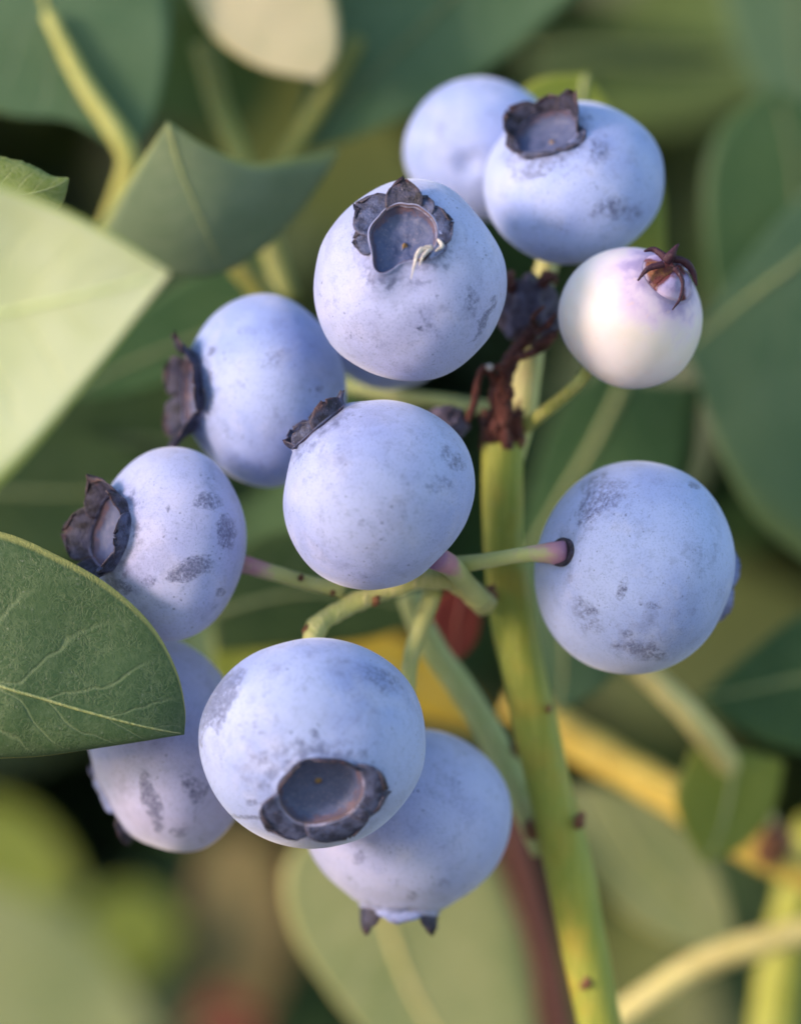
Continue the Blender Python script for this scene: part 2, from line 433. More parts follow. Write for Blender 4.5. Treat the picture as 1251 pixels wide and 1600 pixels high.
    for si, s_ in enumerate(sepals):
        phi, hw, ln, e0, e1_ = s_[:5]
        rs = np.random.RandomState(seed * 17 + si)
        if seed != 4: ln *= rs.uniform(0.72, 1.0); phi += rs.uniform(-6, 6); hw *= rs.uniform(.92, 1.12)
        G, tt, eu = [], [], []
        rho, z = rc * 0.93, z0 + lip * 0.75
        path = []
        for i in range(NV):
            f = i / (NV - 1)
            path.append((rho, z)); e = math.radians(e0 + (e1_ - e0) * f ** 0.8)
            rho += math.cos(e) * ln / (NV - 1); z += math.sin(e) * ln / (NV - 1)
        jag = rs.uniform(-1, 1, NU)
        for i in range(NV):
            f = i / (NV - 1); rh, zz = path[i]
            wd = max(0.10, (1 - f ** 3.2) ** 0.55) * (1 + 0.08 * math.sin(3 * f + si)) if seed != 4 else 1.0
            for j in range(NU):
                uu = -1 + 2 * j / (NU - 1)
                # rounded triangular outline: outer corners draw back
                fb = f if seed == 4 else f * (1 - 0.16 * abs(uu) ** 2 + 0.16 * jag[j] * f)
                ii = fb * (NV - 1); i0 = min(int(ii), NV - 2); ff = ii - i0
                rh = path[i0][0] * (1 - ff) + path[i0 + 1][0] * ff; zz = path[i0][1] * (1 - ff) + path[i0 + 1][1] * ff
                an = math.radians(phi) + math.radians(hw) * uu * wd * (rc * 0.93 / max(rh, rc * .75)) ** 0.25
                lift = 0.035 * f * uu * uu * rs.uniform(0.4, 1.2) if seed != 4 else 0.05 * math.sin(math.pi * f) * (1 - uu * uu)
                G.append((rh * math.cos(an), rh * math.sin(an), zz + lift)); tt.append(f); eu.append(abs(uu))
        G = np.array(G)
        G += (0.030 if seed != 4 else 0.010) * np.stack([vnoise(G, 8, seed + si), vnoise(G, 8, seed + si + 40), vnoise(G, 7, seed + si + 80)], 1) * np.array(tt)[:, None]
        G = spread(G)
        # give it thickness
        gu = np.gradient(G.reshape(NV, NU, 3), axis=1); gv = np.gradient(G.reshape(NV, NU, 3), axis=0)
        nn = np.cross(gu, gv).reshape(-1, 3); nn /= np.linalg.norm(nn, axis=1)[:, None] + 1e-9
        hwid = 0.011 * (1 - 0.5 * np.array(tt))[:, None]
        G2 = np.vstack([G + nn * hwid, G - nn * hwid]); m_ = NU * NV
        SF = []
        for i in range(NV - 1):
            for j in range(NU - 1):
                q = (i * NU + j, i * NU + j + 1, (i + 1) * NU + j + 1, (i + 1) * NU + j)
                SF.append(q); SF.append(tuple(x + m_ for x in reversed(q)))
        bd = [j for j in range(NU)] + [i * NU + NU - 1 for i in range(1, NV)] + [(NV - 1) * NU + j for j in range(NU - 2, -1, -1)] + [i * NU for i in range(NV - 2, 0, -1)]
        for x, y in zip(bd, bd[1:] + bd[:1]): SF.append((y, x, x + m_, y + m_))
        mt = s_[5] if len(s_) > 5 else M_SEP
        mesh('sepal', X(G2), SF, mt, cal or root, ce, {'tt': tt + tt, 'eu': eu + eu})
    if ped is not None:
        sp = Vector(X([[0, 0, -pol + 0.05]])[0])
        pts = [Vector(p) for p in ped] + [sp]
        if len(pts) >= 2:
            out_d = (Vector(ce) - sp).normalized()
            pts[-1] = sp + out_d * 0.3
        rads = list(pedr) if len(pedr) == len(pts) else list(np.interp(np.linspace(0, 1, len(pts)), np.linspace(0, 1, len(pedr)), pedr))
        V, F2, t2 = tube(pts, rads, 26, 14, 0.06, seed)
        mesh('pedicel', V, F2, pedmat or M_PED, root, ce, {'tt': t2})
    if scar:
        q = []
        R_ = 0.132
        for rr, z in ((1.0, 0.05), (1.03, -0.014), (0.88, -0.024), (0.66, 0.0), (0.0, 0.03)):
            q.append(np.stack([R_ * rr * np.cos(th), R_ * rr * 1.25 * np.sin(th), np.full(NS, -pol + 0.03 + z)], 1))
        q = np.vstack(q)
        SF = [(i * NS + (j + 1) % NS, i * NS + j, (i + 1) * NS + j, (i + 1) * NS + (j + 1) % NS) for i in range(4) for j in range(NS)]
        mesh('stem_scar_shade', X(q), SF, M_SCAR_SHADE, root, ce)  # scar collar, coloured dark to stand for shade under the dimple rim
    if trace:
        for pts, r in trace:
            V, F2, _ = tube([at(*p) for p in pts], r, 16, 8, 0.2, seed)
            mesh('dried_petal', V, F2, M_TRACE, root, ce)
    BERRY.append((ce, rx * k, X))
    return root

def sep5(p0, hw, ln, e0, e1, jit=8, mats=(None,)):
    return [(p0 + 72 * i + ((i * 37) % 11 - 5) * jit / 5, hw, ln * (1 + 0.12 * math.sin(i * 2.3 + p0)), e0, e1 + 10 * math.sin(i * 1.7), mats[i % len(mats)] or M_SEP) for i in range(5)]

# the cluster, seen from the camera: phi 0 is up, 90 to the right of a calyx that faces us
berry('smooth half hidden blueberry at the very top behind the others', (750, 232), 17, 120, 112, (0.2, 0.95, 0.3), sep5(0, 34, .25, 60, 40), seed=1)
berry('blueberry at top right with a torn brown crown tilted up, beside the white berry', (896, 285), 6.5, 141, 129, (-0.36, -0.68, 0.62),
      [(-70, 42, .32, 70, 40, M_SEPD), (-5, 34, .20, 70, 50, M_SEPD), (48, 40, .34, 75, 55, M_SEPD), (112, 36, .12, 10, -45, M_SEP), (178, 42, .10, 10, -55, M_SEP), (240, 34, .12, 30, -30, M_SEPD)],
      rc=0.38, pol=0.86, seed=2, shp=[(215, 25, -.02), (40, 25, -.015)], rcm=[(100, 30, .15), (180, 30, -.2)], marks=[(960, 330, 45, 20, 0, .55), (930, 235, 26, 24, 40, .5), (850, 262, 60, 16, -20, .6), (800, 250, 26, 16, 30, .4)], ring=0.03)
berry('plump blueberry with a notched grey crown and a dry petal shred, topmost in front', (641, 437), -4, 151, 159, (-0.09, -0.885, 0.43),
      [(-84, 30, .22, 10, -30, M_SEP), (-48, 36, .33, 18, -20, M_SEP), (-2, 30, .29, 34, -6, M_SEPD), (30, 26, .20, 20, -20, M_SEP), (66, 36, .30, 16, -26, M_SEP), (108, 24, .12, 10, -40, M_SEPL), (142, 16, .12, 40, 60, M_SEPD)],
      rc=0.36, pol=0.90, seed=3, pink=0.4, shp=[(38, 22, -.035), (128, 24, -.025), (-45, 22, -.02), (215, 20, .015)], lump=0.034, ring=0.01, rcm=[(212, 20, .42), (168, 26, -.28)], marks=[(752, 500, 44, 7, -62, .9), (735, 470, 40, 12, -70, .45), (604, 374, 22, 18, 0, .45), (665, 505, 38, 7, 70, .42), (690, 400, 30, 10, 80, .4), (655, 513, 6, 4, 0, .9)],
      trace=[([(674, 386, -11.2), (655, 392, -11.6), (648, 410, -11.9), (642, 436, -12.2)], (0.22, 0.2, 0.12, 0.03)),
             ([(674, 386, -11.2), (662, 398, -11.7), (655, 414, -12.0)], (0.18, 0.14, 0.04)),
             ([(684, 374, -10.8), (690, 384, -11.1), (680, 392, -11.5)], (0.12, 0.16, 0.06))])
WH = berry('small cream white unripe berry with a dark maroon crown', (984, 497), 0, 113, 111, (0.50, -0.66, 0.56),
      [(-84, 36, .46, 126, 178, M_SEPA), (-12, 36, .46, 126, 178, M_TENT), (60, 36, .46, 126, 178, M_TENT), (132, 36, .46, 126, 178, M_TENT), (204, 36, .46, 126, 178, M_TENT)],
      rc=0.42, pol=1.0, seed=4, shp=[(222, 26, -.055), (45, 20, .012), (-50, 18, .015)], skin=M_WHITE, lump=0.014, taper=0.10, lip=0.03,
      ped=[at(812, 672, 9), at(865, 632, 5), at(905, 596, 2)], trace=None, pedr=(0.58, 0.52, 0.52, 0.55), pedmat=mat_stem('yellow green pedicel', (0.33, 0.36, 0.08), (0.42, 0.42, 0.13), (0.36, 0.30, 0.10), 0.3))
berry('blueberry with dark lobed crown turned to the left, behind the middle berry', (412, 610), 7, 129, 152, (-0.93, -0.30, -0.02),
      [(15, 38, .36, 70, 25, M_SEPD), (88, 34, .30, 50, 20, M_SEPD), (160, 40, .42, 72, 40, M_SEPD), (232, 36, .30, 70, 40, M_SEPD), (300, 36, .30, 70, 40, M_SEPD)],
      rc=0.44, pol=0.86, seed=5, pink=0.0, shp=[(60, 25, -.02)], ring=0.03, marks=[(330, 548, 12, 4, -50, .9), (318, 610, 14, 46, 0, .7), (497, 607, 8, 5, 30, 1.0), (430, 560, 60, 18, -20, .32), (350, 670, 14, 20, 0, .35)])
berry('shaded blueberry wedged behind the topmost front berry, a sliver showing', (608, 504), 14, 106, 105, (0.1, 0.95, 0.2), sep5(0, 34, .2, 60, 40), seed=6)
berry('middle blueberry of the cluster with its crown seen edge-on at upper left', (592, 773), -5.5, 150, 149, (-0.66, -0.06, 0.75),
      [(0, 38, .12, 70, 35, M_SEP), (60, 40, .15, 85, 60, M_SEPD), (120, 38, .13, 85, 110, M_SEP), (185, 40, .15, 80, 100, M_SEPD), (240, 38, .13, 80, 70, M_SEP), (300, 40, .14, 80, 60, M_SEPD)],
      rc=0.36, pol=0.93, seed=7, pink=0.25, shp=[(-42, 24, -.05), (138, 22, .035), (60, 20, -.015)], taper=0.10, lump=0.026, ring=0.05, marks=[(708, 715, 30, 16, 40, .62), (690, 760, 30, 20, 0, .4), (560, 830, 70, 8, 55, .36), (530, 700, 30, 26, 0, .25), (640, 800, 60, 40, 0, .28)],
      ped=[at(752, 938, 3), at(728, 912, 1), at(706, 886, -2)], pedr=(0.85, 0.8, 0.82, 0.9))
berry('left blueberry with three rubbed dark patches and a ragged crown facing left', (264, 850), 0, 122, 152, (-0.80, -0.58, 0.17),
      [(-25, 42, .40, 66, 25, M_SEPD), (45, 36, .26, 80, 85, M_SEPD), (98, 38, .26, 82, 70, M_SEP), (150, 36, .24, 80, 65, M_SEP), (200, 38, .36, 66, 30, M_SEPD), (265, 40, .36, 60, 25, M_SEPD)],
      rc=0.42, pol=0.84, seed=8, pink=0.35, shp=[(35, 20, -.02), (-35, 20, -.015)], ring=0.03, marks=[(325, 782, 25, 15, 0, .95), (355, 836, 15, 26, -8, 1.0), (297, 888, 36, 14, -18, 1.15), (232, 905, 16, 12, 0, .5), (345, 925, 7, 7, 0, .9), (262, 795, 5, 5, 0, .8), (182, 915, 26, 9, 15, 1.1), (370, 760, 14, 22, -30, .5), (200, 850, 16, 60, 8, .35)],
      ped=[at(536, 922, 2), at(480, 910, 2.5), at(425, 895, 2)], pedr=(0.66, 0.6, 0.64, 0.75))
berry('large right blueberry with its shaded stem scar facing the camera', (991, 887), 0, 156, 167, (0.80, 0.57, -0.17),
      [(-60, 42, .13, 70, 35, M_SEPL), (10, 40, .11, 75, 40, M_SEPL), (85, 42, .15, 65, 30, M_SEPL), (160, 40, .12, 70, 40, M_SEPL), (225, 42, .14, 70, 40, M_SEPL)],
      rc=0.36, pol=0.88, seed=9, pink=0.0, shp=[(-25, 18, -.025), (50, 20, .012), (150, 20, -.02)], scar=True, marks=[(935, 780, 34, 46, 35, .62), (910, 830, 26, 40, 20, .35), (1000, 1017, 38, 12, 14, .85), (972, 922, 7, 18, 20, .75), (1086, 757, 10, 6, 20, .95), (920, 960, 24, 34, -30, .45), (1020, 945, 16, 10, 0, .5), (925, 955, 9, 6, 0, .8), (980, 990, 10, 9, 0, .6)],
      ped=[at(700, 884, 1.5), at(760, 876, -1.0), at(825, 866, -3.2)], pedr=(0.70, 0.60, 0.62, 1.05))
berry('blueberry at lower left under the green leaf, with a brown scar and furrows', (262, 1163), 6.5, 128, 168, (-0.72, 0.20, -0.60),
      [(-60, 36, .10, 70, 40, M_SEP), (10, 36, .10, 80, 60, M_SEP), (80, 36, .10, 85, 80, M_SEPL), (150, 34, .13, 80, 70, M_SEPD), (225, 34, .11, 80, 60, M_SEPD)],
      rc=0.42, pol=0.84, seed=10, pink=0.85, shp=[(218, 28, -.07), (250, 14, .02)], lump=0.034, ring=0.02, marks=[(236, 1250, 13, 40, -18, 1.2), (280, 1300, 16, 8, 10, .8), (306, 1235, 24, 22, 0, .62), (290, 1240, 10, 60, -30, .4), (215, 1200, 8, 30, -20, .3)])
berry('biggest blueberry in front with its open crown facing the viewer', (487, 1162), -8, 178, 166, (0.10, -0.86, -0.46),
      [(20, 36, .09, 85, 100, M_SEPD), (88, 40, .30, 30, -40, M_SEP), (155, 38, .33, 22, -46, M_SEP), (222, 40, .30, 18, -42, M_SEP), (300, 36, .06, 80, 110, M_SEPD)],
      rc=0.39, pol=0.86, seed=11, shp=[(200, 25, -.015), (35, 20, .012)], lump=0.024, ring=0.012, rcm=[(215, 25, .12), (300, 25, -.1), (60, 30, .08)], marks=[(340, 1090, 22, 62, 26, 1.15), (600, 1062, 32, 28, 20, .5), (560, 1040, 60, 14, 25, .4), (378, 1277, 38, 3, 4, 1.1), (440, 1175, 60, 16, -20, .45), (490, 1150, 8, 10, 0, .8), (400, 1130, 60, 50, 0, .30), (392, 1255, 12, 6, 0, .6)])
berry('blueberry at lower right hanging crown down behind the biggest one', (634, 1283), 6.5, 164, 147, (-0.08, 0.02, -0.99),
      [(126, 26, .24, 88, 96, M_SEPD), (180, 30, .09, 70, 60, M_SEPL), (234, 26, .26, 86, 100, M_SEPD), (300, 34, .12, 80, 80, M_SEPL), (50, 40, .12, 80, 80, M_SEPL)],
      rc=0.40, pol=0.93, seed=12, pink=0.35, shp=[(20, 25, .012)], lump=0.018, ring=0.05, marks=[(560, 1340, 10, 20, 10, .55), (640, 1400, 12, 10, 0, .6), (690, 1380, 30, 10, 0, .4), (545, 1372, 10, 6, 0, .5)],
      ped=[at(676, 922, 4), at(655, 985, 5), at(640, 1040, 6), at(636, 1110, 6.5)], pedr=(0.82, 0.72, 0.64, 0.58, 0.6))

# ---------------------------------------------------------------- the fruiting stem
M_STEM = mat_stem('green stem', (0.23, 0.27, 0.035), (0.30, 0.32, 0.05), (0.44, 0.27, 0.03), 0.35)
M_PEDU = mat_stem('peduncle', (0.46, 0.49, 0.16), (0.56, 0.55, 0.24), (0.40, 0.30, 0.12), 0.4)
M_BROWN = mat_dry('dead brown tip', (0.06, 0.016, 0.013), (0.15, 0.045, 0.03), (0.30, 0.19, 0.17))
M_WITH = mat_dry('withered berry skin', (0.06, 0.045, 0.07), (0.17, 0.15, 0.23), (0.16, 0.06, 0.05))
M_BUD = mat_dry('bud scar', (0.15, 0.05, 0.03), (0.28, 0.13, 0.06), (0.22, 0.12, 0.14))

so_ = at(900, 1420, 11)
stem = thing('fruiting_stem', 'upright yellow green stem that carries the berries, with a dead brown tip', 'stem', so_)
V, F, t = tube([at(784, 690, 8), at(785, 760, 8.5), at(787, 860, 9), at(800, 960, 9.5), at(820, 1060, 10), at(851, 1200, 11), at(878, 1310, 11.5), at(901, 1420, 12), at(936, 1600, 13), at(985, 1850, 15), at(1090, 2500, 20)],
               [1.62, 1.62, 1.60, 1.75, 1.72, 1.78, 1.85, 1.9, 1.75, 1.8, 1.9], 90, 28, 0.03, 4)
mesh('stem', V, F, M_STEM, stem, so_)
V, F, t = tube([at(790, 800, 10.5), at(799, 720, 10.2), at(816, 640, 9.8), at(832, 520, 10.5), at(850, 430, 12), at(880, 330, 16)], [0.8, 0.95, 1.1, 1.05, 0.9, 0.8], 40, 18, 0.04, 5)
mesh('branch', V, F, M_PEDU, stem, so_)
V, F, t = tube([at(757, 946, 6.5), at(720, 912, 3.6), at(672, 903, 2.4), at(610, 920, 2.2), at(560, 940, 2), at(520, 960, 1.5), at(492, 985, 0.6), at(485, 1040, -2)], [1.0, 0.92, 0.84, 0.72, 0.84, 0.78, 0.86, 0.55], 60, 18, 0.15, 6)
mesh('peduncle', V, F, M_PEDU, stem, so_)
V, F, t = tube([at(785, 700, 8), at(781, 668, 7), at(784, 640, 6.2), at(780, 618, 6), at(788, 592, 5.8), at(797, 566, 5.4), at(808, 545, 5.2), at(824, 522, 5), at(838, 508, 4.8)], [1.3, 1.15, .86, .80, .62, .70, .52, .60, .42], 70, 22, 0.42, 7)
mesh('dead_tip', V, F, M_BROWN, stem, so_)
rs = random.Random(5)
for i in range(13):       # ragged dry scales round the broken tip
    a = i / 13 * 6.28 + rs.uniform(-.2, .2); r0 = 1.25 + rs.uniform(-.1, .15); h = rs.uniform(1.0, 3.0); b0 = at(783, 676 + rs.uniform(-14, 16), 7.4)
    o0 = Vector((math.cos(a), math.sin(a), 0))
    P_ = [b0 + o0 * r0 - Vector((0, 0, .5)), b0 + o0 * (r0 * .95) + Vector((0, 0, h * .4)), b0 + o0 * (r0 * rs.uniform(.7, 1.35)) + Vector((rs.uniform(-.2, .2), 0, h))]
    V, F, t = tube(P_, [.42, .38, .05], 12, 9, .35, i + 60)
    mesh('dry_scale', V, F, M_BROWN, stem, so_)
for P_, R_ in (([(800, 560, 5.2), (826, 552, 4.6), (850, 540, 4.3), (872, 524, 4.2)], [.35, .3, .34, .15]), ([(792, 585, 5.2), (778, 574, 4.6), (768, 580, 4.6)], [.3, .25, .1]), ([(788, 625, 5), (796, 612, 4.5), (792, 600, 4.7)], [.3, .42, .15])):
    V, F, t = tube([at(*q) for q in P_], R_, 22, 10, .4, 9)
    mesh('dead_twig', V, F, M_BROWN, stem, so_)
for i, (px, py, d, rr) in enumerate([(588, 938, 1.5, .45), (478, 984, 0.3, .5), (520, 925, 1.8, .32), (470, 903, 2.0, .3), (905, 1282, 9.5, .75), (915, 1536, 11.0, .6), (765, 930, 7.2, .9), (812, 690, 7.5, .7), (858, 1107, 8.9, .35)]):
    P0 = at(px, py, d); rs = random.Random(i)
    V, F, t = tube([P0 + Vector((-.35 * rr, .2, -.7 * rr)), P0 + Vector((0, -.25, 0)), P0 + Vector((.3 * rr, .15, .8 * rr))], [rr * .35, rr * .62, rr * .2], 14, 14, 0.45, i + 30)
    mesh('bud_scar', V, F, M_BUD, stem, so_)

def blob(px, py, d, rx, ry, seed, amp=0.28):
    """shrivelled fruit"""
    c = np.array(at(px, py, d)); k = (D + d) / D / PXMM
    n, m = 30, 44; V = []
    for i in range(n):
        t = math.pi * i / (n - 1)
        for j in range(m):
            p = 2 * math.pi * j / m; V.append((math.sin(t) * math.cos(p), math.sin(t) * math.sin(p), math.cos(t)))
    V = np.array(V)
    r = 1 - amp * np.abs(vnoise(V, 3.2, seed)) + 0.10 * vnoise(V, 7, seed + 1)
    V = V * r[:, None] * np.array([rx * k, (rx + ry) / 2 * k, ry * k]) + c
    F = [(i * m + j, (i + 1) * m + j, (i + 1) * m + (j + 1) % m, i * m + (j + 1) % m) for i in range(n - 1) for j in range(m)]
    return c, V, F

for P_, R_ in (([(1040, 408, -5.0), (1048, 398, -5.2), (1056, 386, -5.2), (1060, 381, -5.0)], [.42, .36, .16, .06]), ([(1052, 404, -4.4), (1068, 408, -4.2), (1082, 424, -3.9), (1088, 446, -3.8)], [.30, .30, .26, .08]), ([(1040, 402, -4.8), (1022, 390, -4.3), (1006, 392, -4.6)], [.32, .24, .08]), ([(1054, 418, -5.2), (1066, 440, -5.4), (1062, 466, -5.8), (1050, 484, -6.0)], [.24, .15, .12, .05]), ([(1036, 412, -5.4), (1012, 420, -5.6), (996, 438, -5.6)], [.28, .22, .07])):
    V, F, t = tube([at(*q) for q in P_], R_, 22, 10, .15, 9)
    mesh('sepal_rib', V, F, M_SEPR, WH, Vector(WH.location) / S, {'tt': [0.9] * len(V), 'eu': [0.5] * len(V)})

c, V, F = blob(826, 486, 7.5, 56, 58, 3, .42)
wb = thing('withered_berry', 'shrivelled dark purple dead fruit at the dried stem tip, between blueberry and white berry', 'dried berry', c, 'withered berries')
mesh('skin', V, F, M_WITH, wb, c)
for i, (a, b, e, r) in enumerate([((842, 515, 3.6), (832, 497, 1.6), (850, 478, 1.8), .2), ((836, 520, 3.2), (858, 505, 1.7), (868, 490, 2.6), .22), ((800, 452, 6), (792, 438, 5), (800, 425, 6), .45), ((845, 445, 6), (858, 432, 5), (868, 440, 6), .45), ((838, 540, 4.5), (858, 528, 2.8), (872, 515, 3.5), .3)]):
    V, F, t = tube([at(*a), at(*b), at(*e)], [r, r * 1.2, r * .5], 14, 10, 0.25, i)
    mesh('sepal', V, F, M_BROWN, wb, c)
c, V, F = blob(697, 662, 6, 38, 30, 8, .3)
wb = thing('withered_berry', 'small wrinkled grey purple dead fruit peeking out behind the middle blueberry', 'dried berry', c, 'withered berries')
mesh('skin', V, F, M_WITH, wb, c)
V, F, t = tube([at(778, 620, 6), at(770, 590, 5.6), at(757, 575, 5), at(746, 596, 4.8), at(741, 630, 5), at(730, 655, 5.5), at(715, 664, 6)], [.42, .30, .33, .28, .30, .32, .4], 36, 12, 0.22, 11)
mesh('pedicel', V, F, M_BROWN, wb, c)
V, F, t = tube([at(771, 578, 4.9), at(765, 574, 4.6), at(759, 573, 4.6)], [.12, .30, .14], 10, 10, .2, 12)
mesh('fluff', V, F, M_TRACE, wb, c)

# ---------------------------------------------------------------- leaves
def leaf(label, L, Mi, R, mat, d=0.0, nl=36, na=17, midr=0.35, midmat=None, wav=0.35, seed=0, serr=0.0, thick=0.22, petiole=None, cup=0.0, group='blueberry leaves', name='leaf'):
    """L, Mi, R: left edge, midrib, right edge; pixels with an optional depth, base -> tip or tip -> base"""
    def pts(Q): return np.array([list(at(p[0], p[1], p[2] if len(p) > 2 else d)) for p in Q])
    l, m, r = crom(pts(L), nl), crom(pts(Mi), nl), crom(pts(R), nl)
    V, uv = [], []
    rs = np.random.RandomState(seed + 3)
    for i in range(nl):
        for j in range(na):
            s = -1 + 2 * j / (na - 1)
            p = l[i] * (s * (s - 1) / 2) + m[i] * (1 - s * s) + r[i] * (s * (s + 1) / 2)
            if serr and abs(s) > .99: p = p + (p - m[i]) * serr * (rs.rand() - .3)
            V.append(p); uv.append(((s + 1) / 2, i / (nl - 1)))
    V = np.array(V)
    uvn = np.array(uv); wn_ = vnoise(V, 0.16, seed) * wav + vnoise(V, 0.5, seed + 8) * wav * .25
    V[:, 1] += wn_ + cup * (1 - (2 * uvn[:, 0] - 1) ** 2)
    F = [(i * na + j, i * na + j + 1, (i + 1) * na + j + 1, (i + 1) * na + j) for i in range(nl - 1) for j in range(na - 1)]
    org = Vector(V[(na // 2)])
    root = thing(name, label, 'leaf', org, group)
    b = mesh('blade', V, F, mat, root, org, uv=uv)
    so2 = b.modifiers.new('thickness', 'SOLIDIFY'); so2.thickness = thick * S; so2.offset = 0
    if midr:
        c = V.reshape(nl, na, 3)[:, na // 2].copy(); c[:, 1] -= 0.10
        W, F2, t = tube(c[1:-1:2], list(np.linspace(midr, midr * .35, len(c[1:-1:2]))), 40, 10, 0.05, seed)
        mesh('midrib', W, F2, midmat or M_MID, root, org)
    if petiole:
        W, F2, t = tube([at(*p) for p in petiole[0]], petiole[1], 24, 12, .05, seed)
        mesh('petiole', W, F2, midmat or M_MID, root, org)
    return root

M_MID = mat_stem('leaf rib', (0.22, 0.27, 0.10), (0.28, 0.32, 0.14), (0.30, 0.30, 0.12), .3)
T_P = mat_stem('twig pale', (0.58, 0.52, 0.18), (0.68, 0.60, 0.27), (0.42, 0.32, 0.10), .4)
M_MIDY = mat_stem('pale yellow rib', (0.36, 0.38, 0.10), (0.42, 0.43, 0.14), (0.40, 0.36, 0.10), .3)
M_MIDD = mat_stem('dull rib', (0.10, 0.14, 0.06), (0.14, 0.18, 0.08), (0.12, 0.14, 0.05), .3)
YE = (0.36, 0.38, 0.08)
PALT = mat_leaf('leaf pale glaucous', (0.17, 0.24, 0.13), (0.22, 0.29, 0.17), (0.28, 0.34, 0.20), (0.28, 0.32, 0.10), (0.25, 0.36, 0.08))
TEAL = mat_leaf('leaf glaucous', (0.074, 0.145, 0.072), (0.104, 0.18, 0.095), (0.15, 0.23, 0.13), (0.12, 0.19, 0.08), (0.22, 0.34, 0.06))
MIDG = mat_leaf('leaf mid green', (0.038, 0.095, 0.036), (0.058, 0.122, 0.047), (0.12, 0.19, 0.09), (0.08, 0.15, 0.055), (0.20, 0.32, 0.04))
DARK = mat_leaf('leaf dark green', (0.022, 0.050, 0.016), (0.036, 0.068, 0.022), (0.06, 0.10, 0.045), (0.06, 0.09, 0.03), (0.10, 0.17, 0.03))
LIME = mat_leaf('leaf pale lime', (0.56, 0.63, 0.36), (0.62, 0.68, 0.45), (0.60, 0.66, 0.34), (0.42, 0.50, 0.10), (0.55, 0.65, 0.20))
CREAM = mat_leaf('leaf cream', (0.52, 0.50, 0.30), (0.60, 0.55, 0.36), (0.50, 0.50, 0.32), (0.55, 0.50, 0.22), (0.5, 0.5, 0.2))
SHARP = mat_leaf('leaf veined green', (0.046, 0.096, 0.040), (0.068, 0.125, 0.054), (0.21, 0.28, 0.15), (0.48, 0.48, 0.16), (0.20, 0.32, 0.04), net=0.45, nveins=6.0, marginw=0.035)
OLIVE = mat_leaf('leaf yellow green', (0.17, 0.23, 0.03), (0.22, 0.27, 0.05), (0.26, 0.30, 0.10), (0.25, 0.28, 0.05), (0.32, 0.42, 0.03))
PALEG = mat_leaf('leaf pale grey green', (0.20, 0.26, 0.11), (0.28, 0.32, 0.15), (0.40, 0.42, 0.24), (0.40, 0.38, 0.14), (0.35, 0.4, 0.12))
GOLD = mat_leaf('leaf turning gold', (0.40, 0.30, 0.03), (0.34, 0.32, 0.06), (0.42, 0.36, 0.10), (0.35, 0.14, 0.05), (0.5, 0.35, 0.03))
MAROON = mat_leaf('leaf maroon', (0.11, 0.02, 0.02), (0.17, 0.04, 0.03), (0.20, 0.06, 0.05), (0.28, 0.06, 0.02), (0.25, 0.04, 0.02))
THIN = mat_leaf('leaf thin veined', (0.16, 0.22, 0.05), (0.22, 0.28, 0.08), (0.40, 0.44, 0.22), (0.45, 0.46, 0.12), (0.35, 0.45, 0.06), net=0.55, nveins=9.0, marginw=0.05)
BROWNL = mat_leaf('leaf brownish', (0.20, 0.15, 0.06), (0.26, 0.20, 0.09), (0.25, 0.2, 0.1), (0.2, 0.16, 0.06), (0.25, 0.18, 0.05))

# front leaves at the left edge
leaf('big out of focus pale lime leaf at the left edge, closest to the camera', [(-420, 300, -44), (-160, 236, -40), (10, 288, -38), (150, 352, -37), (266, 426, -36)],
     [(-420, 620, -40), (-160, 520, -37), (0, 490, -36), (130, 462, -36), (266, 426, -36)], [(-420, 1020, -42), (-160, 880, -38), (0, 756, -37), (130, 605, -36), (266, 426, -36)], LIME, midr=0.3, seed=2, midmat=mat_stem('lime rib', (.5, .6, .26), (.55, .64, .3), (.55, .6, .3), .2))
leaf('sharp dark green leaf with fine pale veins overlapping the two lower left blueberries', [(-300, 880, -4), (-140, 812, -5), (0, 831, -6.5), (90, 868, -7.5), (170, 914, -8), (235, 975, -8), (274, 1045, -7.5), (288, 1105, -7), (287, 1146, -6.5)],
     [(-300, 990, -6), (-140, 1022, -8), (0, 1072, -9.5), (60, 1090, -9.5), (120, 1108, -9.3), (180, 1124, -8.8), (230, 1136, -8), (265, 1143, -7.2), (287, 1146, -6.5)],
     [(-300, 1150, -4), (-140, 1188, -5), (0, 1183, -6.5), (60, 1180, -7), (120, 1172, -7.2), (180, 1162, -7.2), (230, 1153, -7), (265, 1147, -6.8), (287, 1146, -6.5)], SHARP, midr=0.16, seed=5, wav=0.7, nl=70, na=33)
leaf('thin saw edged translucent leaf tip above the lime leaf at left', [(-260, 250, 2), (-100, 238, 0), (-30, 240, -1), (40, 256, -1), (80, 276, -1), (107, 279, -1)],
     [(-260, 360, 0), (-100, 330, -2), (-30, 318, -2), (40, 305, -2), (84, 292, -1.5), (107, 279, -1)], [(-260, 480, 2), (-100, 430, 0), (-30, 400, 0), (40, 372, 0), (92, 322, -.5), (107, 279, -1)], THIN, seed=6, serr=0.10, midr=0.14, nl=70)
leaf('folded grey green leaf with pointed tip between the left edge and the top blueberries', [(262, 190, 13), (226, 243, 15), (188, 298, 17), (150, 358, 19)],
     [(262, 190, 13), (284, 268, 14.8), (316, 345, 17), (348, 425, 20.5)], [(262, 190, 13), (330, 232, 14), (405, 254, 16), (530, 232, 21)], PALT, seed=7, wav=0.8, midr=0.22, midmat=M_MID)
